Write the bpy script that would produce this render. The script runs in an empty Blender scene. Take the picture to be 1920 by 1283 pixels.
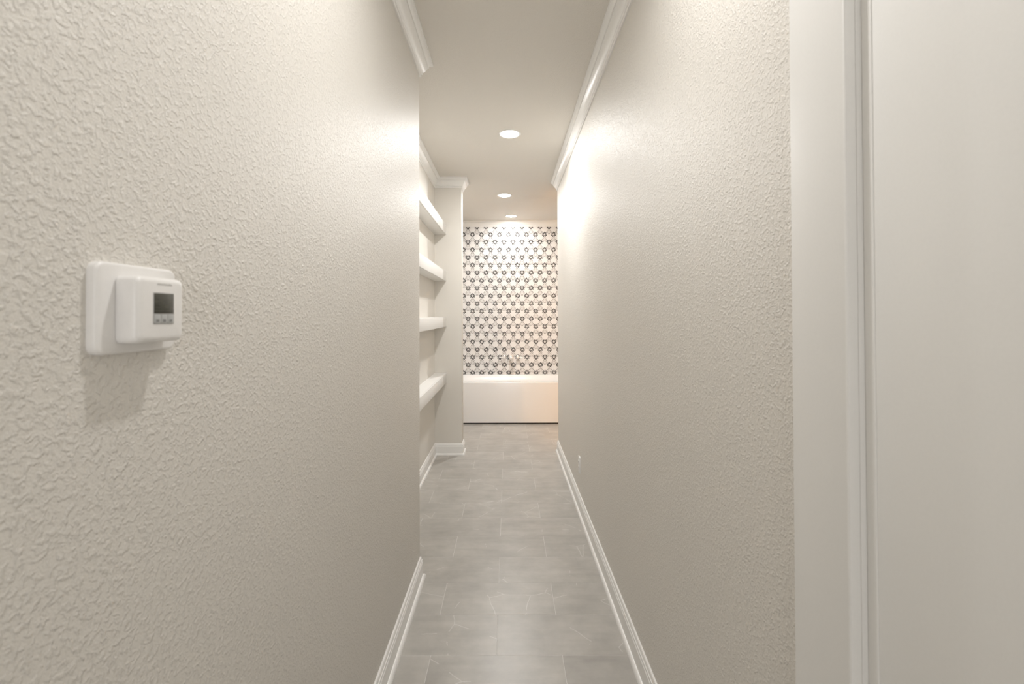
import bpy, bmesh, math, random
from mathutils import Matrix, Vector
R = math.radians
sc = bpy.context.scene
COL = sc.collection

# ------------------------------------------------------------------ camera, world, exposure
EYE = 1.53
cam_d = bpy.data.cameras.new('camera')
cam = bpy.data.objects.new('camera', cam_d)
COL.objects.link(cam)
cam_d.sensor_width = 36.0
cam_d.lens = 16.0
cam_d.shift_x = 0.0042
cam_d.shift_y = -0.0310
cam_d.clip_start = 0.02
cam_d.dof.use_dof = True
cam_d.dof.focus_distance = 5.0
cam_d.dof.aperture_fstop = 5.0
cam.matrix_world = Matrix.Translation((0, 0, EYE)) @ Matrix.Rotation(R(90.6), 4, 'X') @ Matrix.Rotation(-0.0032, 4, 'Z')
sc.camera = cam

w = bpy.data.worlds.new('world')
w.use_nodes = True
w.node_tree.nodes['Background'].inputs[0].default_value = (0.9, 0.92, 1.0, 1)
w.node_tree.nodes['Background'].inputs[1].default_value = 0.3
sc.world = w
sc.view_settings.view_transform = 'Standard'
sc.view_settings.look = 'None'
sc.view_settings.gamma = 1.0
sc.view_settings.use_curve_mapping = False
sc.view_settings.exposure = 0.85
sc.cycles.max_bounces = 12
sc.cycles.diffuse_bounces = 8

# ambient fill lamp, added behind the camera at an unseen window
dl = bpy.data.lights.new('rear_fill', 'AREA')
dl.shape = 'RECTANGLE'
dl.size, dl.size_y = 2.7, 1.9
dl.energy = 52.0
dl.color = (1.0, 0.985, 0.965)
dlo = bpy.data.objects.new('rear_fill', dl)
dlo.location = (0.1, -4.70, 1.5)
dlo.rotation_euler = (R(90), 0, 0)
COL.objects.link(dlo)

# ------------------------------------------------------------------ room measures (metres)
H = 3.04                       # ceiling
XL, XR = -0.515, 0.564         # hallway walls
YREAR = -0.26                  # mouth of the hallway towards the bedroom
BX0, BX1, BY0 = -2.6, 2.4, -4.6   # unseen bedroom added behind the camera
YL_END = 2.66                  # end of the left wall, niche starts
XN = -0.805                    # niche back wall
YS, YS2, XS = 5.01, 5.17, -0.507   # stub wall closing the niche
YR_END, XR2 = 5.12, 0.690      # end and far face of the right wall
YB = 7.277                     # tiled face of the back wall
XBL, XAL = -0.90, 1.0          # bath side walls
XV, YV = 2.1, 2.6              # vanity corner behind the right wall

# ------------------------------------------------------------------ node helpers
def new_mat(name):
    m = bpy.data.materials.new(name)
    m.use_nodes = True
    nt = m.node_tree
    return m, nt, nt.nodes['Principled BSDF']

def nd(nt, typ, **kw):
    n = nt.nodes.new(typ)
    for k, v in kw.items():
        setattr(n, k, v)
    return n

def math_n(nt, op, a, b=None, c=None):
    n = nt.nodes.new('ShaderNodeMath')
    n.operation = op
    for i, v in enumerate((a, b, c)):
        if v is None:
            continue
        if isinstance(v, (int, float)):
            n.inputs[i].default_value = v
        else:
            nt.links.new(v, n.inputs[i])
    return n.outputs[0]

def mix_c(nt, fac, a, b):
    n = nt.nodes.new('ShaderNodeMix')
    n.data_type = 'RGBA'
    for sock, v in ((n.inputs[0], fac), (n.inputs[6], a), (n.inputs[7], b)):
        if isinstance(v, (int, float)):
            sock.default_value = v
        elif isinstance(v, tuple):
            sock.default_value = (*v, 1)
        else:
            nt.links.new(v, sock)
    return n.outputs[2]

def plain(name, col, rough=0.5, metal=0.0, spec=0.5, bump=0.0, bscale=200.0):
    m, nt, p = new_mat(name)
    tc = nd(nt, 'ShaderNodeTexCoord')
    no = nd(nt, 'ShaderNodeTexNoise')
    no.inputs['Scale'].default_value = bscale
    no.inputs['Detail'].default_value = 2
    nt.links.new(tc.outputs['Object'], no.inputs['Vector'])
    dark = tuple(c * 0.96 for c in col)
    nt.links.new(mix_c(nt, no.outputs[0], dark, col), p.inputs['Base Color'])
    p.inputs['Roughness'].default_value = rough
    p.inputs['Metallic'].default_value = metal
    p.inputs['Specular IOR Level'].default_value = spec
    if bump:
        b = nd(nt, 'ShaderNodeBump')
        b.inputs['Strength'].default_value = bump
        b.inputs['Distance'].default_value = 0.001
        nt.links.new(no.outputs[0], b.inputs['Height'])
        nt.links.new(b.outputs[0], p.inputs['Normal'])
    return m

def paint_mat(name, col, rough, strength, dist, scale):
    """hand textured paint: flattened splatter over a fine orange peel"""
    m, nt, p = new_mat(name)
    tc = nd(nt, 'ShaderNodeTexCoord')
    warp = nd(nt, 'ShaderNodeTexNoise')
    warp.inputs['Scale'].default_value = scale * 0.7
    warp.inputs['Detail'].default_value = 1
    nt.links.new(tc.outputs['Object'], warp.inputs['Vector'])
    vm = nd(nt, 'ShaderNodeVectorMath', operation='MULTIPLY_ADD')
    nt.links.new(warp.outputs['Color'], vm.inputs[0])
    vm.inputs[1].default_value = (0.012, 0.012, 0.012)
    nt.links.new(tc.outputs['Object'], vm.inputs[2])
    n1 = nd(nt, 'ShaderNodeTexNoise')
    n1.inputs['Scale'].default_value = scale
    n1.inputs['Detail'].default_value = 3.0
    n1.inputs['Roughness'].default_value = 0.55
    nt.links.new(vm.outputs[0], n1.inputs['Vector'])
    mr = nd(nt, 'ShaderNodeMapRange', interpolation_type='SMOOTHSTEP')
    mr.inputs['From Min'].default_value = 0.47
    mr.inputs['From Max'].default_value = 0.64
    nt.links.new(n1.outputs[0], mr.inputs['Value'])
    n2 = nd(nt, 'ShaderNodeTexNoise')
    n2.inputs['Scale'].default_value = scale * 2.6
    n2.inputs['Detail'].default_value = 2.0
    nt.links.new(tc.outputs['Object'], n2.inputs['Vector'])
    h = math_n(nt, 'MULTIPLY_ADD', n2.outputs[0], 0.75, mr.outputs[0])
    b = nd(nt, 'ShaderNodeBump')
    b.inputs['Strength'].default_value = strength
    b.inputs['Distance'].default_value = dist
    nt.links.new(h, b.inputs['Height'])
    nt.links.new(b.outputs[0], p.inputs['Normal'])
    n3 = nd(nt, 'ShaderNodeTexNoise')
    n3.inputs['Scale'].default_value = 2.0
    nt.links.new(tc.outputs['Object'], n3.inputs['Vector'])
    nt.links.new(mix_c(nt, n3.outputs[0], tuple(c * 0.97 for c in col), col), p.inputs['Base Color'])
    p.inputs['Roughness'].default_value = rough
    p.inputs['Specular IOR Level'].default_value = 0.38
    return m

def floor_tile_mat():
    m, nt, p = new_mat('grey_stone_tile')
    tc = nd(nt, 'ShaderNodeTexCoord')
    oi = nd(nt, 'ShaderNodeObjectInfo')
    off = nd(nt, 'ShaderNodeVectorMath', operation='MULTIPLY_ADD')
    cmb = nd(nt, 'ShaderNodeCombineXYZ')
    for i in range(3):
        nt.links.new(oi.outputs['Random'], cmb.inputs[i])
    nt.links.new(cmb.outputs[0], off.inputs[0])
    off.inputs[1].default_value = (37.0, 91.0, 53.0)
    nt.links.new(tc.outputs['Object'], off.inputs[2])
    v = off.outputs[0]
    n1 = nd(nt, 'ShaderNodeTexNoise')
    n1.inputs['Scale'].default_value = 5.0
    n1.inputs['Detail'].default_value = 6
    n1.inputs['Roughness'].default_value = 0.62
    nt.links.new(v, n1.inputs['Vector'])
    st = nd(nt, 'ShaderNodeMapping')
    st.inputs['Scale'].default_value = (4.0, 22.0, 8.0)
    nt.links.new(v, st.inputs['Vector'])
    n2 = nd(nt, 'ShaderNodeTexNoise')
    n2.inputs['Scale'].default_value = 1.0
    n2.inputs['Detail'].default_value = 4
    nt.links.new(st.outputs[0], n2.inputs['Vector'])
    f = math_n(nt, 'ADD', math_n(nt, 'MULTIPLY', n1.outputs[0], 0.7), math_n(nt, 'MULTIPLY', n2.outputs[0], 0.3))
    mr = nd(nt, 'ShaderNodeMapRange')
    mr.inputs['From Min'].default_value = 0.33
    mr.inputs['From Max'].default_value = 0.67
    nt.links.new(f, mr.inputs['Value'])
    base = mix_c(nt, mr.outputs[0], (0.325, 0.310, 0.288), (0.460, 0.440, 0.410))
    # thin pale veins: narrow band of a warped noise, broken up by another one
    wv = nd(nt, 'ShaderNodeVectorMath', operation='MULTIPLY_ADD')
    nt.links.new(n1.outputs['Color'], wv.inputs[0])
    wv.inputs[1].default_value = (0.05, 0.05, 0.05)
    nt.links.new(v, wv.inputs[2])
    n3 = nd(nt, 'ShaderNodeTexVoronoi', feature='DISTANCE_TO_EDGE')
    n3.inputs['Scale'].default_value = 3.4
    nt.links.new(wv.outputs[0], n3.inputs['Vector'])
    vein = math_n(nt, 'LESS_THAN', n3.outputs['Distance'], 0.006)
    n4 = nd(nt, 'ShaderNodeTexNoise')
    n4.inputs['Scale'].default_value = 5.0
    nt.links.new(v, n4.inputs['Vector'])
    brk = math_n(nt, 'GREATER_THAN', n4.outputs[0], 0.53)
    vf = math_n(nt, 'MULTIPLY', math_n(nt, 'MULTIPLY', vein, brk), 0.6)
    colr = mix_c(nt, vf, base, (0.60, 0.59, 0.57))
    hs = nd(nt, 'ShaderNodeHueSaturation')
    nt.links.new(colr, hs.inputs['Color'])
    nt.links.new(math_n(nt, 'MULTIPLY_ADD', oi.outputs['Random'], 0.08, 0.96), hs.inputs['Value'])
    nt.links.new(hs.outputs[0], p.inputs['Base Color'])
    nt.links.new(math_n(nt, 'MULTIPLY_ADD', n1.outputs[0], 0.12, 0.27), p.inputs['Roughness'])
    b = nd(nt, 'ShaderNodeBump')
    b.inputs['Strength'].default_value = 0.15
    b.inputs['Distance'].default_value = 0.001
    nt.links.new(n1.outputs[0], b.inputs['Height'])
    nt.links.new(b.outputs[0], p.inputs['Normal'])
    return m

HEXA = 0.1442                    # flat to flat pitch of the wall tiles
HEXR = HEXA / math.sqrt(3)
HEXS = 0.983                     # the tiles are a touch squat

def hex_tile_mat():
    """printed tile: a black nine petal flower round every second corner, a grey one round the others"""
    m, nt, p = new_mat('printed_hexagon_tile')
    tc = nd(nt, 'ShaderNodeTexCoord')
    sp = nd(nt, 'ShaderNodeSeparateXYZ')
    nt.links.new(tc.outputs['Object'], sp.inputs[0])
    x, z = sp.outputs[0], math_n(nt, 'DIVIDE', sp.outputs[2], HEXS)
    r = math_n(nt, 'SQRT', math_n(nt, 'ADD', math_n(nt, 'MULTIPLY', x, x), math_n(nt, 'MULTIPLY', z, z)))
    a = math_n(nt, 'ARCTAN2', z, x)
    def flower(off, half, c, L, W):
        ad = math_n(nt, 'WRAP', math_n(nt, 'ADD', a, R(off)), R(60), R(-60))
        wx = math_n(nt, 'SUBTRACT', HEXR, math_n(nt, 'MULTIPLY', r, math_n(nt, 'COSINE', ad)))
        wy = math_n(nt, 'MULTIPLY', r, math_n(nt, 'SINE', ad))
        rho = math_n(nt, 'SQRT', math_n(nt, 'ADD', math_n(nt, 'MULTIPLY', wx, wx), math_n(nt, 'MULTIPLY', wy, wy)))
        phi = math_n(nt, 'ARCTAN2', wy, wx)
        psi = math_n(nt, 'WRAP', math_n(nt, 'ADD', phi, R(half)), R(20), R(-20))
        px = math_n(nt, 'MULTIPLY', rho, math_n(nt, 'COSINE', psi))
        py = math_n(nt, 'MULTIPLY', rho, math_n(nt, 'SINE', psi))
        e1 = math_n(nt, 'POWER', math_n(nt, 'DIVIDE', math_n(nt, 'SUBTRACT', px, c), L), 2.0)
        e2 = math_n(nt, 'POWER', math_n(nt, 'DIVIDE', py, W), 2.0)
        pet = math_n(nt, 'LESS_THAN', math_n(nt, 'ADD', e1, e2), 1.0)
        dot = math_n(nt, 'LESS_THAN', rho, 0.0035)
        ring = math_n(nt, 'LESS_THAN', math_n(nt, 'ABSOLUTE', math_n(nt, 'SUBTRACT', rho, 0.0105)), 0.0012)
        return math_n(nt, 'MAXIMUM', pet, dot), ring
    dk, dring = flower(90, 0, 0.0295, 0.0160, 0.0076)
    gy, gring = flower(-90, 20, 0.0300, 0.0140, 0.0050)
    c1 = mix_c(nt, math_n(nt, 'MULTIPLY', gy, 0.85), (0.74, 0.733, 0.728), (0.15, 0.14, 0.132))
    c2 = mix_c(nt, math_n(nt, 'MULTIPLY', math_n(nt, 'MAXIMUM', dring, gring), 0.5), c1, (0.2, 0.19, 0.18))
    c3 = mix_c(nt, dk, c2, (0.016, 0.014, 0.013))
    nt.links.new(c3, p.inputs['Base Color'])
    p.inputs['Roughness'].default_value = 0.42
    return m

def emit_mat(name, col, strength):
    m, nt, p = new_mat(name)
    p.inputs['Base Color'].default_value = (0.9, 0.9, 0.9, 1)
    p.inputs['Emission Color'].default_value = (*col, 1)
    p.inputs['Emission Strength'].default_value = strength
    p.inputs['Roughness'].default_value = 0.5
    return m

M = dict(
    wall=paint_mat('greige_textured_paint', (0.725, 0.698, 0.652), 0.43, 0.55, 0.0030, 118.0),
    smooth=paint_mat('greige_smooth_paint', (0.725, 0.698, 0.652), 0.48, 0.10, 0.0015, 140.0),
    ceil=paint_mat('greige_ceiling_paint', (0.725, 0.698, 0.652), 0.55, 0.40, 0.0020, 120.0),
    trim=plain('white_semigloss_trim', (0.82, 0.815, 0.80), 0.33),
    door=plain('white_door_paint', (0.78, 0.775, 0.76), 0.38),
    shelf=plain('white_shelf_paint', (0.82, 0.815, 0.80), 0.40),
    floor=floor_tile_mat(),
    grout=plain('pale_floor_grout', (0.66, 0.65, 0.63), 0.9, bump=0.3, bscale=600),
    hexa=hex_tile_mat(),
    hexgrout=plain('pale_wall_grout', (0.62, 0.61, 0.59), 0.9),
    tub=plain('white_acrylic', (0.83, 0.825, 0.82), 0.18),
    dark=plain('tub_gap_shade', (0.03, 0.026, 0.022), 0.8),  # near black, stands in for the shade under the tub
    nickel=plain('brushed_nickel', (0.74, 0.71, 0.68), 0.36, 1.0, bump=0.05, bscale=900),
    plastic=plain('white_plastic', (0.82, 0.81, 0.80), 0.35),
    lcd=plain('grey_green_display', (0.052, 0.052, 0.040), 0.22),
    lcdline=plain('display_segment', (0.070, 0.070, 0.056), 0.3),
    keys=plain('grey_keys', (0.46, 0.47, 0.47), 0.45),
    keymark=plain('dark_key_marks', (0.22, 0.22, 0.22), 0.5),
    ink=plain('grey_print', (0.42, 0.41, 0.40), 0.5),
    slot=plain('dark_slot', (0.05, 0.05, 0.05), 0.6),
    lens=emit_mat('lit_led_lens', (1.0, 0.96, 0.90), 14.0),
    warm=emit_mat('lit_frosted_globe', (1.0, 0.60, 0.30), 210.0),
)

# ------------------------------------------------------------------ mesh helpers
def finish(name, bm, mat, parent=None, angle=32):
    bmesh.ops.recalc_face_normals(bm, faces=bm.faces[:])
    me = bpy.data.meshes.new(name)
    bm.to_mesh(me)
    bm.free()
    me.materials.append(mat)
    for f in me.polygons:
        f.use_smooth = True
    me.set_sharp_from_angle(angle=R(angle))
    o = bpy.data.objects.new(name, me)
    COL.objects.link(o)
    if parent is not None:
        o.parent = parent
        o.matrix_parent_inverse = parent.matrix_basis.inverted()
    return o

def box(bm, x0, x1, y0, y1, z0, z1, bev=0.0, seg=2):
    vs = [bm.verts.new((x, y, z)) for x in (x0, x1) for y in (y0, y1) for z in (z0, z1)]
    fs = [(0, 1, 3, 2), (4, 6, 7, 5), (0, 4, 5, 1), (2, 3, 7, 6), (0, 2, 6, 4), (1, 5, 7, 3)]
    faces = [bm.faces.new([vs[i] for i in f]) for f in fs]
    if bev:
        ed = list({e for f in faces for e in f.edges})
        bmesh.ops.bevel(bm, geom=ed, offset=bev, segments=seg, affect='EDGES', profile=0.5)

def boxes(name, mat, lst, parent=None, bev=0.0):
    bm = bmesh.new()
    for b in lst:
        box(bm, *b, bev=bev)
    return finish(name, bm, mat, parent)

def loft(bm, rings, cap0=True, cap1=True):
    vr = [[bm.verts.new(p) for p in r] for r in rings]
    n = len(vr[0])
    for a, b in zip(vr, vr[1:]):
        for i in range(n):
            j = (i + 1) % n
            bm.faces.new((a[i], a[j], b[j], b[i]))
    if cap0:
        bm.faces.new(vr[0][::-1])
    if cap1:
        bm.faces.new(vr[-1])

def rrect(u0, u1, v0, v1, r, n=6):
    r = max(1e-5, min(r, (u1 - u0) / 2 - 1e-5, (v1 - v0) / 2 - 1e-5))
    pts = []
    for cx, cy, a0 in ((u1 - r, v1 - r, 0), (u0 + r, v1 - r, 90), (u0 + r, v0 + r, 180), (u1 - r, v0 + r, 270)):
        for k in range(n + 1):
            a = R(a0 + 90 * k / n)
            pts.append((cx + r * math.cos(a), cy + r * math.sin(a)))
    return pts

def slab(bm, u0, u1, v0, v1, r, w0, w1, fil, mp, n=6, fs=4):
    """rounded rectangle prism from w0 (back) to w1 (front) with a filleted front edge"""
    rings = [[mp(u, v, w0) for u, v in rrect(u0, u1, v0, v1, r, n)]]
    s = 1 if w1 > w0 else -1
    for k in range(fs + 1):
        a = R(90 * k / fs)
        i = fil * (1 - math.cos(a))
        ww = w1 - s * fil * (1 - math.sin(a))
        rings.append([mp(u, v, ww) for u, v in rrect(u0 + i, u1 - i, v0 + i, v1 - i, max(r - i, 1e-4), n)])
    loft(bm, rings)

def cyl(bm, p0, p1, r0, r1=None, n=24):
    r1 = r0 if r1 is None else r1
    p0, p1 = Vector(p0), Vector(p1)
    d = (p1 - p0).normalized()
    a = d.orthogonal().normalized()
    b = d.cross(a)
    loft(bm, [[p + a * rr * math.cos(2 * math.pi * k / n) + b * rr * math.sin(2 * math.pi * k / n) for k in range(n)]
              for p, rr in ((p0, r0), (p1, r1))])

def revolve(bm, prof, centre, axis='Z', n=32):
    """prof: list of (radius, height) turned about an axis through centre"""
    cx, cy, cz = centre
    rings = []
    for rr, hh in prof:
        ring = []
        for k in range(n):
            t = 2 * math.pi * k / n
            u, v = rr * math.cos(t), rr * math.sin(t)
            ring.append((cx + u, cy + v, cz + hh) if axis == 'Z' else (cx + u, cy + hh, cz + v))
        rings.append(ring)
    loft(bm, rings)

def struct(o, label=None):
    o['kind'] = 'structure'
    if label:
        o['label'] = label
    return o

def thing(name, label, cat, loc, group=None):
    o = bpy.data.objects.new(name, None)
    o.empty_display_size = 0.05
    o.location = loc
    COL.objects.link(o)
    tag(o, label, cat, group)
    return o

def tag(o, label, cat, group=None):
    o['label'] = label
    o['category'] = cat
    if group:
        o['group'] = group
    return o

def miter_path(path, side):
    """unit-offset vector per vertex of a 2D polyline; side=+1 offsets to the right of travel"""
    out = []
    ns = []
    for (x0, y0), (x1, y1) in zip(path, path[1:]):
        l = math.hypot(x1 - x0, y1 - y0)
        ns.append((side * (y1 - y0) / l, -side * (x1 - x0) / l))
    for i in range(len(path)):
        if i == 0:
            out.append(ns[0])
        elif i == len(path) - 1:
            out.append(ns[-1])
        else:
            a, b = ns[i - 1], ns[i]
            k = 1 + a[0] * b[0] + a[1] * b[1]
            out.append(((a[0] + b[0]) / k, (a[1] + b[1]) / k))
    return out

def sweep_segment(name, mat, path, side, i, prof, z0, parent=None):
    """one wall's length (segment i) of a mitred moulding; prof = closed list of (offset, height)"""
    off = miter_path(path, side)
    bm = bmesh.new()
    rings = []
    for k in (i, i + 1):
        (x, y), (ox, oy) = path[k], off[k]
        rings.append([(x + ox * o, y + oy * o, z0 + h) for o, h in prof])
    loft(bm, rings)
    return finish(name, bm, mat, parent, angle=25)

# ------------------------------------------------------------------ the shell
ceiling = struct(boxes('ceiling', M['ceil'], [(-1.1, XV + .1, YREAR - .1, YB + .1, H, H + .1), (BX0 - .1, BX1 + .1, BY0 - .1, YREAR - .1, H, H + .1)]),
                 'greige textured ceiling with recessed lights')
floor = struct(boxes('floor', M['grout'], [(-1.1, XV + .1, YREAR - .1, YB + .1, -0.12, -0.0006), (BX0 - .1, BX1 + .1, BY0 - .1, YREAR - .1, -0.12, -0.0006)]),
               'grey stone look floor tiles laid in half offset rows')
wall_left = struct(boxes('wall_left', M['wall'], [(-0.93, XL, YREAR, YL_END, 0, H)], bev=0.004),
                   'greige textured wall carrying the thermostat')
wall_niche = struct(boxes('wall_niche', M['smooth'], [(-0.93, XN, YL_END, YS, 0, H)]),
                    'smooth greige back wall of the shelf niche')
wall_stub = struct(boxes('wall_stub', M['smooth'], [(-1.0, XS, YS, YS2, 0, H)], bev=0.005),
                   'short greige wall closing the shelf niche')
DY0, DY1, DZ = -0.077, 0.744, 2.466   # rough door opening in the right wall
wall_right = struct(boxes('wall_right', M['wall'], [
    (XR, XR2, DY1, YR_END, 0, H), (XR, XR2, YREAR, DY0, 0, H), (XR, XR2, DY0, DY1, DZ, H)]),
    'greige textured wall running along the right of the hallway')
wall_bedroom_front = struct(boxes('wall_bedroom_front', M['smooth'], [
    (BX0, XL, YREAR - .1, YREAR, 0, H), (XR, BX1, YREAR - .1, YREAR, 0, H)]), 'greige wall either side of the hallway mouth')
wall_bedroom_left = struct(boxes('wall_bedroom_left', M['smooth'], [(BX0 - .1, BX0, BY0 - .1, YREAR, 0, H)]), 'greige left wall of the bedroom')
wall_bedroom_right = struct(boxes('wall_bedroom_right', M['smooth'], [(BX1, BX1 + .1, BY0 - .1, YREAR, 0, H)]), 'greige right wall of the bedroom')
WX0, WX1, WZ0, WZ1 = -1.3, 1.5, 0.5, 2.5  # unseen window, added as the opening for the fill lamp
wall_bedroom_rear = struct(boxes('wall_bedroom_rear', M['smooth'], [
    (BX0, WX0, BY0 - .1, BY0, 0, H), (WX1, BX1, BY0 - .1, BY0, 0, H), (WX0, WX1, BY0 - .1, BY0, 0, WZ0), (WX0, WX1, BY0 - .1, BY0, WZ1, H)]),
    'greige wall around the added window of the unseen bedroom')
added_window_1 = struct(boxes('added_window_1', M['trim'], [
    (WX0, WX1, BY0 - .07, BY0 - .02, WZ0, WZ0 + .05), (WX0, WX1, BY0 - .07, BY0 - .02, WZ1 - .05, WZ1),
    (WX0, WX0 + .05, BY0 - .07, BY0 - .02, WZ0, WZ1), (WX1 - .05, WX1, BY0 - .07, BY0 - .02, WZ0, WZ1),
    (.075, .125, BY0 - .07, BY0 - .02, WZ0, WZ1)]), 'white framed window of the unseen bedroom, added for the fill light')
wall_bath_left = struct(boxes('wall_bath_left', M['smooth'], [(XBL - .1, XBL, YS2, YB + .01, 0, H)]), 'greige side wall at the left of the bathtub')
wall_bath_right = struct(boxes('wall_bath_right', M['smooth'], [(XAL, XAL + .1, 6.36, YB + .01, 0, H)]), 'greige side wall at the right of the bathtub')
wall_vanity_back = struct(boxes('wall_vanity_back', M['smooth'], [(XR2, XV, YV - .1, YV, 0, H)]), 'greige wall behind the vanity corner')
wall_vanity_side = struct(boxes('wall_vanity_side', M['smooth'], [(XV, XV + .1, YV - .1, YB + .1, 0, H)]), 'greige outer wall of the vanity corner')
wall_back = struct(boxes('wall_back', M['hexgrout'], [(-1.0, XV, YB + .0012, YB + .1, 0, H)]),
                   'back wall clad in white hexagon tiles printed with black and grey flowers')

# crown moulding, one length per wall
CROWN = [(0.0, -0.106), (0.008, -0.106), (0.0105, -0.104), (0.0105, -0.098), (0.0085, -0.096), (0.0085, -0.093), (0.014, -0.091), (0.017, -0.088), (0.017, -0.082), (0.0145, -0.080)]
for k in range(6):
    t = k / 5
    CROWN.append((0.017 + 0.026 * t, -0.077 + 0.040 * (t ** 1.7 * 0.6 + t * 0.4)))
CROWN += [(0.043, -0.033), (0.049, -0.033), (0.049, -0.029), (0.046, -0.027), (0.052, -0.020), (0.060, -0.015), (0.066, -0.013), (0.066, -0.010), (0.070, -0.010), (0.070, 0.0), (0.0, 0.0)]
left_path = [(XL, YREAR), (XL, YL_END), (XN, YL_END), (XN, YS), (XS, YS), (XS, YS2), (XBL, YS2)]
right_path = [(XR, YREAR), (XR, YR_END), (XR2, YR_END), (XR2, YV)]
n = 1
for path, side, names in (
        (left_path, 1, ['left hallway wall', 'end of the left hallway wall', 'back of the shelf niche',
                        'face of the short wall beside the shelves', 'end of the short wall beside the shelves', None]),
        (right_path, -1, ['right hallway wall', 'end of the right hallway wall', None])):
    for i in range(len(path) - 1):
        if names[i] is None:
            continue
        o = sweep_segment('trim_%d' % n, M['trim'], path, side, i, CROWN, H)
        struct(o, 'white crown moulding on the ' + names[i])
        n += 1
o = sweep_segment('trim_%d' % n, M['trim'], [(XBL, YB), (XAL, YB)], 1, 0, [(a * 0.93, b * 0.93) for a, b in CROWN], H)
struct(o, 'white crown moulding above the tiled wall')

# baseboards with a shoe moulding
BASE = [(0, 0), (0.016, 0), (0.016, 0.092), (0.0135, 0.0955), (0.0135, 0.106), (0.0100, 0.109), (0.0095, 0.117), (0.0065, 0.124), (0.003, 0.126), (0, 0.126)]
SHOE = [(0.0155, 0.0)] + [(0.0155 + 0.0145 * math.cos(R(a)), 0.0195 * math.sin(R(a))) for a in range(0, 91, 15)]
right_base = [(XR, 0.872), (XR, YR_END), (XR2, YR_END), (XR2, YV)]
for path, side, names, skip in (
        (left_path, 1, ['left', 'left_end', 'niche', 'stub', 'stub_end', 'bath'], (5,)),
        (right_base, -1, ['right', 'right_end', 'vanity'], (2,))):
    for i in range(len(path) - 1):
        if i in skip:
            continue
        b = struct(sweep_segment('baseboard_' + names[i], M['trim'], path, side, i, BASE, 0.0),
                   'white stepped baseboard along the foot of the wall')
        sweep_segment('shoe_moulding', M['trim'], path, side, i, SHOE, 0.0, b)

# floor tiles: 12 x 24 inch look, half offset
TL, TW, GAP = 0.592, 0.2765, 0.0022
bm = bmesh.new()
box(bm, GAP / 2, TL - GAP / 2, GAP / 2, TW - GAP / 2, -0.010, 0.0, bev=0.0004, seg=1)
proto = finish('tile', bm, M['floor'], floor)
tile_me = proto.data
regions = [(BX0, BX1, BY0, YREAR), (XL, XR, YREAR, YL_END), (XN, XR, YL_END, YS), (XS, XR, YS, YS2), (XBL, XAL, YS2, YB), (XR2, XV, YV, YB), (XR, XR2, YR_END, YB), (XAL, XR2 + .4, YR_END, 6.36)]
first = True
for k in range(-25, 20):
    y0 = 2.062 + TW * k
    ox = -0.055 if k % 2 == 0 else -0.351
    for j in range(-4, 6):
        x0 = ox + TL * j
        if not any(x0 < b - .002 and x0 + TL > a + .002 and y0 < d - .002 and y0 + TW > c + .002 for a, b, c, d in regions):
            continue
        if first:
            o = proto
            first = False
        else:
            o = bpy.data.objects.new('tile', tile_me)
            COL.objects.link(o)
            o.parent = floor
        o.location = (x0, y0, 0)

# hexagon wall tiles
bm = bmesh.new()
def hexring(rad, y):
    return [(rad * math.cos(R(30 + 60 * k)), y, HEXS * rad * math.sin(R(30 + 60 * k))) for k in range(6)]
hr = HEXR - 0.0009
loft(bm, [hexring(hr, 0.009), hexring(hr, 0.0008), hexring(hr - 0.0009, 0.0)])
hproto = finish('tile', bm, M['hexa'], wall_back, angle=20)
hex_me = hproto.data
ROW = HEXS * HEXA * math.sqrt(3) / 2
FX, FZ = -0.705, 0.856          # one black flower of the pattern
first = True
for k in range(-4, 19):
    zc = FZ + HEXS * HEXR + ROW * k    # tile centre sits one side length above a black flower
    if zc > H - 0.03 or zc < 0.50:
        continue
    for j in range(-3, 15):
        xc = FX + HEXA * (j + (0.5 if k % 2 else 0.0))
        if xc < XBL - 0.03 or xc > XAL + 0.03:
            continue
        if first:
            o = hproto
            first = False
        else:
            o = bpy.data.objects.new('tile', hex_me)
            COL.objects.link(o)
            o.parent = wall_back
        o.location = (xc, YB, zc)

# ------------------------------------------------------------------ door in the right wall
door = bpy.data.objects.new('door_1', None)
door.location = (XR, 0.33, 0)
COL.objects.link(door)
struct(door, 'white closed door with broad flat casing in the right wall')
XC = XR - 0.018
bm = bmesh.new()
mpx = lambda u, v, ww: (ww, u, v)
slab(bm, 0.733, 0.876, 0.0, 2.60, 0.0006, XR, XC, 0.0035, mpx, n=1)
finish('casing', bm, M['door'], door)
bm = bmesh.new()
slab(bm, -0.210, -0.067, 0.0, 2.60, 0.0006, XR, XC, 0.0035, mpx, n=1)
finish('casing', bm, M['door'], door)
bm = bmesh.new()
slab(bm, -0.0665, 0.7325, 2.457, 2.60, 0.0006, XR, XC, 0.0035, mpx, n=1)
finish('casing', bm, M['door'], door)
boxes('jamb', M['door'], [(XR + .0005, XR2, 0.7325, 0.7435, 0, 2.455), (XR + .0005, XR2, -0.0765, -0.0665, 0, 2.455), (XR + .0005, XR2, -0.0765, 0.7435, 2.4555, 2.4655)], door, bev=0.0005)
bm = bmesh.new()
slab(bm, -0.0660, 0.7320, 0.008, 2.455, 0.0008, XR + 0.05, XR + 0.0115, 0.001, mpx, n=1, fs=2)
leaf = finish('door_leaf', bm, M['door'], door)
bm = bmesh.new()
slab(bm, 0.7125, 0.7319, 0.008, 2.455, 0.0006, XR + 0.0120, XR + 0.0095, 0.0012, mpx, n=1, fs=5)
finish('edge_bead', bm, M['trim'], leaf)

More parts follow.
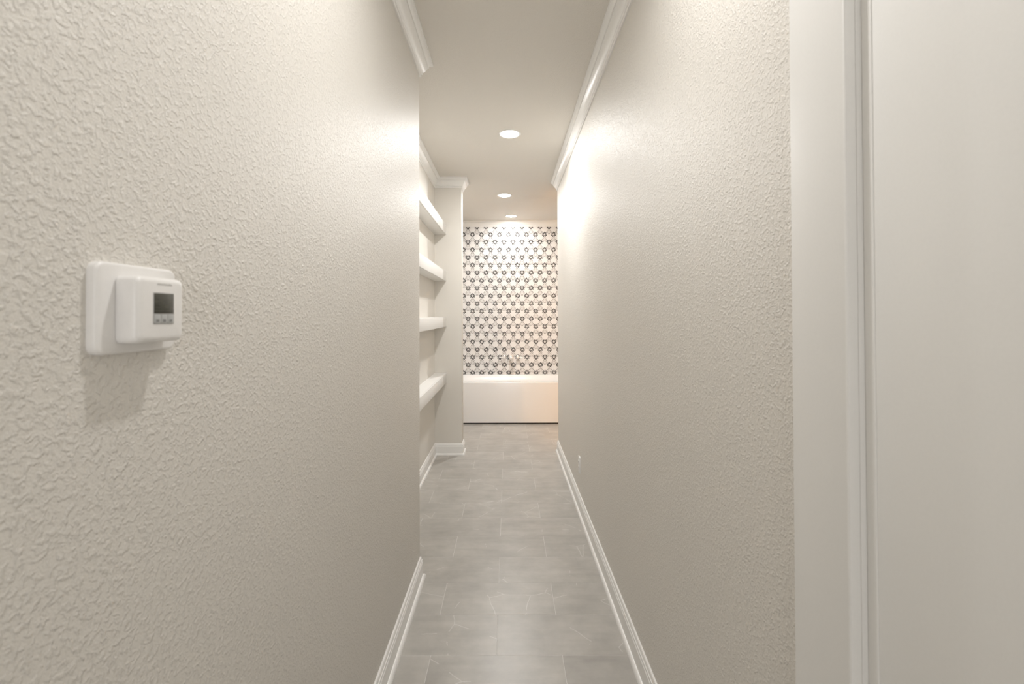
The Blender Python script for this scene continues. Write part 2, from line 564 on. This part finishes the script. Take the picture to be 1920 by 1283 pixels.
# ------------------------------------------------------------------ recessed ceiling lights
def downlight(x, y, label, power, d=0.176):
    t = thing('recessed_light', label, 'ceiling light', (x, y, H), 'recessed ceiling lights')
    r = d / 2
    bm = bmesh.new()
    prof = [(r - 0.012, 0.002), (r + 0.006, 0.002), (r + 0.006, -0.002), (r + 0.002, -0.0055), (r - 0.006, -0.006), (r - 0.012, -0.003)]
    nn = 40
    rings = [[(x + p * math.cos(2 * math.pi * k / nn), y + p * math.sin(2 * math.pi * k / nn), H + h) for k in range(nn)] for p, h in prof]
    loft(bm, rings + [rings[0]], False, False)
    bmesh.ops.remove_doubles(bm, verts=bm.verts[:], dist=1e-6)
    finish('trim_ring', bm, M['trim'], t)
    bm = bmesh.new()
    revolve(bm, [(r - 0.011, 0.001), (r - 0.011, -0.003), (r - 0.03, -0.004)], (x, y, H), n=40)
    finish('lens', bm, M['lens'], t)
    ld = bpy.data.lights.new('led', 'AREA')
    ld.shape = 'DISK'
    ld.size = 0.07
    ld.energy = power
    ld.color = (1.0, 0.985, 0.962)
    lo = bpy.data.objects.new('led', ld)
    lo.location = (x, y, H - 0.007)
    COL.objects.link(lo)
    lo.parent = t
    lo.matrix_parent_inverse = t.matrix_basis.inverted()
    return t

P = 22.0
downlight(0.10, 1.02, 'lit round ceiling light nearest the white door', P * 0.335)
downlight(0.022, 3.777, 'lit round ceiling light between the shelves and the right wall, largest in view', P * 0.54)
downlight(-0.034, 5.725, 'lit round ceiling light past the shelf niche, second of the row', P * 0.70)
downlight(0.057, 6.925, 'lit round ceiling light directly above the bathtub, farthest of the row', P * 0.21)

# ------------------------------------------------------------------ shelves in the niche
names = ['topmost', 'second from the top', 'third from the top', 'lowest']
for zb, nm in zip((2.418, 1.906, 1.403, 0.790), names):
    t = thing('floating_shelf', 'thick white floating shelf in the wall niche, ' + nm, 'shelf', (XN, (YL_END + YS) / 2, zb), 'floating shelves in the niche')
    th = 0.105
    x0, x1, y0, y1 = XN + 0.0003, -0.676, YL_END + 0.0005, YS - 0.0005
    boxes('top_panel', M['shelf'], [(x0, x1 - 0.0185, y0, y1, zb + th - 0.018, zb + th)], t, bev=0.001)
    boxes('bottom_panel', M['shelf'], [(x0, x1 - 0.0185, y0, y1, zb, zb + 0.018)], t, bev=0.001)
    boxes('front_panel', M['shelf'], [(x1 - 0.018, x1, y0, y1, zb, zb + th)], t, bev=0.0015)

# ------------------------------------------------------------------ bathtub
tub = thing('bathtub', 'white rectangular bathtub with flat front below the flower tile wall', 'bathtub', (0.05, 6.84, 0))
tx0, tx1, ty0, ty1, tz = XBL + 0.005, XAL - 0.005, 6.400, YB - 0.0003, 0.585
bm = bmesh.new()
ident = lambda u, v, ww: (u, v, ww)
rings = [[(u, v, 0.020) for u, v in rrect(tx0, tx1, ty0, ty1, 0.012, 4)]]
for k in range(6):
    a = R(18 * k)
    i = 0.008 * (1 - math.cos(a))
    rings.append([(u, v, tz - 0.008 + 0.008 * math.sin(a)) for u, v in rrect(tx0 + i, tx1 - i, ty0 + i, ty1 - i, 0.012, 4)])
for ins, zz, rr in ((0.070, tz, 0.09), (0.076, tz - 0.002, 0.09), (0.082, tz - 0.010, 0.09), (0.11, tz - 0.22, 0.12), (0.15, tz - 0.38, 0.12), (0.20, tz - 0.42, 0.10), (0.27, tz - 0.43, 0.08)):
    rings.append([(u, v, zz) for u, v in rrect(tx0 + ins, tx1 - ins, ty0 + ins, ty1 - ins, rr, 4)])
loft(bm, rings)
finish('tub_shell', bm, M['tub'], tub)
boxes('shade_plinth', M['dark'], [(tx0 + .004, tx1 - .004, ty0 + 0.012, ty1 - .01, 0.0, 0.021)], tub)  # strip coloured dark in place of the shadow gap under the tub
bm = bmesh.new()
revolve(bm, [(0.032, 0.0), (0.032, -0.006), (0.026, -0.010), (0.010, -0.011)], (0.04, ty1 - 0.100, 0.44), 'Y', 24)
finish('overflow_cap', bm, M['nickel'], tub)
bm = bmesh.new()
revolve(bm, [(0.035, 0.0), (0.035, 0.004), (0.022, 0.008), (0.006, 0.009)], (0.04, 6.84, tz - 0.43), 'Z', 24)
finish('drain', bm, M['nickel'], tub)

# ------------------------------------------------------------------ wall mounted tub filler
fz = 0.857
fc = thing('tub_faucet', 'brushed nickel wall mounted faucet with two lever handles above the bathtub', 'faucet', (0.047, YB, fz))
mpy = lambda u, v, ww: (u, ww, v)
bm = bmesh.new()
slab(bm, 0.011, 0.090, fz - 0.034, fz + 0.034, 0.033, YB, YB - 0.010, 0.004, mpy, n=8)
slab(bm, 0.017, 0.084, fz - 0.022, fz + 0.028, 0.022, YB - 0.009, YB - 0.185, 0.010, mpy, n=8)
sp = finish('spout', bm, M['nickel'], fc)
for s, hx in ((-1, -0.056), (1, 0.158)):
    bm = bmesh.new()
    revolve(bm, [(0.031, 0.0), (0.031, -0.008), (0.025, -0.012), (0.024, -0.055), (0.020, -0.060), (0.006, -0.061)], (hx, YB, fz), 'Y', 28)
    hd = finish('handle', bm, M['nickel'], fc)
    bm = bmesh.new()
    cyl(bm, (hx + s * 0.015, YB - 0.044, fz), (hx + s * 0.075, YB - 0.048, fz - 0.002), 0.0085, 0.0060, 16)
    finish('lever', bm, M['nickel'], hd)

# ------------------------------------------------------------------ thermostat
t = thing('thermostat', 'white square wall thermostat with small dark screen on the left wall', 'thermostat', (XL, 0.622, 1.54))
bm = bmesh.new()
slab(bm, 0.5555, 0.690, 1.481, 1.599, 0.013, XL, XL + 0.012, 0.004, mpx)
finish('wall_plate', bm, M['plastic'], t)
bx = XL + 0.041
bm = bmesh.new()
rings = []
y0, y1, z0, z1 = 0.582, 0.667, 1.4945, 1.583
for ins, ww, rr in ((0.002, XL + 0.0118, 0.008), (0.0, XL + 0.014, 0.008), (0.0, XL + 0.030, 0.009), (0.0006, bx - 0.0050, 0.009), (0.0020, bx - 0.0022, 0.008), (0.0045, bx - 0.0006, 0.007), (0.008, bx, 0.006)):
    rings.append([(ww, u, v) for u, v in rrect(y0 + ins, y1 - ins, z0 + ins, z1 - ins, rr)])
loft(bm, rings)
body = finish('thermostat_body', bm, M['plastic'], t, angle=50)
sy0, sy1, sz0, sz1 = 0.6095, 0.6450, 1.5335, 1.5610
bm = bmesh.new()
slab(bm, sy0 - 0.0012, sy1 + 0.0012, 1.5190, sz1 + 0.0012, 0.001, bx - 0.0005, bx + 0.0003, 0.0002, mpx, n=2, fs=2)
finish('bezel', bm, M['ink'], body)
bm = bmesh.new()
slab(bm, sy0, sy1, sz0, sz1, 0.0006, bx, bx + 0.0006, 0.0002, mpx, n=2, fs=2)
scr = finish('screen', bm, M['lcd'], t)
for q, (a0, a1, b0, b1) in enumerate(((0.612, 0.637, 1.5505, 1.5511), (0.612, 0.641, 1.5460, 1.5466), (0.612, 0.634, 1.5415, 1.5421), (0.612, 0.639, 1.5372, 1.5378))):
    boxes('display_segment', M['lcdline'], [(bx + 0.0004, bx + 0.00075, a0, a1, b0, b1)], t)
for q in range(3):
    a0 = sy0 + 0.0004 + q * (sy1 - sy0) / 3
    bm = bmesh.new()
    slab(bm, a0, a0 + 0.0110, 1.5200, 1.5328, 0.0015, bx, bx + 0.0010, 0.0004, mpx, n=3, fs=2)
    kb = finish('button', bm, M['keys'], t)
    boxes('button_mark', M['keymark'], [(bx + 0.0008, bx + 0.0012, a0 + 0.0028, a0 + 0.0082, 1.5218, 1.5256)], kb)
# faint maker's print above the screen, too small to read
lst = []
yy = 0.6155
rnd = random.Random(4)
while yy < 0.6420:
    ww = rnd.uniform(0.0009, 0.0016)
    lst.append((bx - 0.0002, bx + 0.0001, yy, yy + ww, 1.5722, 1.5722 + rnd.choice((0.0018, 0.0026))))
    yy += ww + 0.0006
boxes('print', M['ink'], lst, t)

# ------------------------------------------------------------------ wall outlet
t = thing('wall_outlet', 'white electrical outlet plate low on the right wall above the baseboard', 'outlet', (XR, 3.59, 0.352))
mpo = lambda u, v, ww: (XR - ww, u, v)
bm = bmesh.new()
slab(bm, 3.555, 3.625, 0.288, 0.416, 0.004, 0.0, 0.0075, 0.003, mpo, n=3)
finish('cover_plate', bm, M['plastic'], t)
for zc in (0.331, 0.373):
    bm = bmesh.new()
    slab(bm, 3.573, 3.607, zc - 0.0145, zc + 0.0145, 0.010, 0.008, 0.0110, 0.001, mpo, n=5, fs=2)
    rc = finish('socket', bm, M['plastic'], t)
    for dy, hh in ((-0.0065, 0.0045), (0.0065, 0.0037)):
        boxes('slot', M['slot'], [(XR - 0.0113, XR - 0.0105, 3.59 + dy - 0.001, 3.59 + dy + 0.001, zc + 0.002 - hh, zc + 0.002 + hh)], rc)
bm = bmesh.new()
cyl(bm, (XR - 0.009, 3.59, 0.352), (XR - 0.0106, 3.59, 0.352), 0.003, 0.0025, 12)
finish('screw', bm, M['nickel'], t)

# ------------------------------------------------------------------ warm lamp of the vanity corner, round the end of the right wall
sx, sz = 1.62, 1.55
t = thing('wall_sconce', 'brushed nickel wall sconce with a warm frosted globe in the vanity corner', 'lamp', (sx, YV, sz))
bm = bmesh.new()
revolve(bm, [(0.055, 0.0), (0.055, 0.012), (0.045, 0.020), (0.010, 0.021)], (sx, YV, sz - 0.09), 'Y', 28)
finish('backplate', bm, M['nickel'], t)
bm = bmesh.new()
cyl(bm, (sx, YV + 0.015, sz - 0.09), (sx, YV + 0.12, sz - 0.09), 0.008)
cyl(bm, (sx, YV + 0.12, sz - 0.10), (sx, YV + 0.12, sz - 0.06), 0.026, 0.034)
finish('arm', bm, M['nickel'], t)
bm = bmesh.new()
pr = [(max(0.07 * math.sin(R(a)), 0.002), -0.07 * math.cos(R(a))) for a in range(0, 181, 12)]
revolve(bm, pr, (sx, YV + 0.12, sz), 'Z', 28)
finish('globe', bm, M['warm'], t)
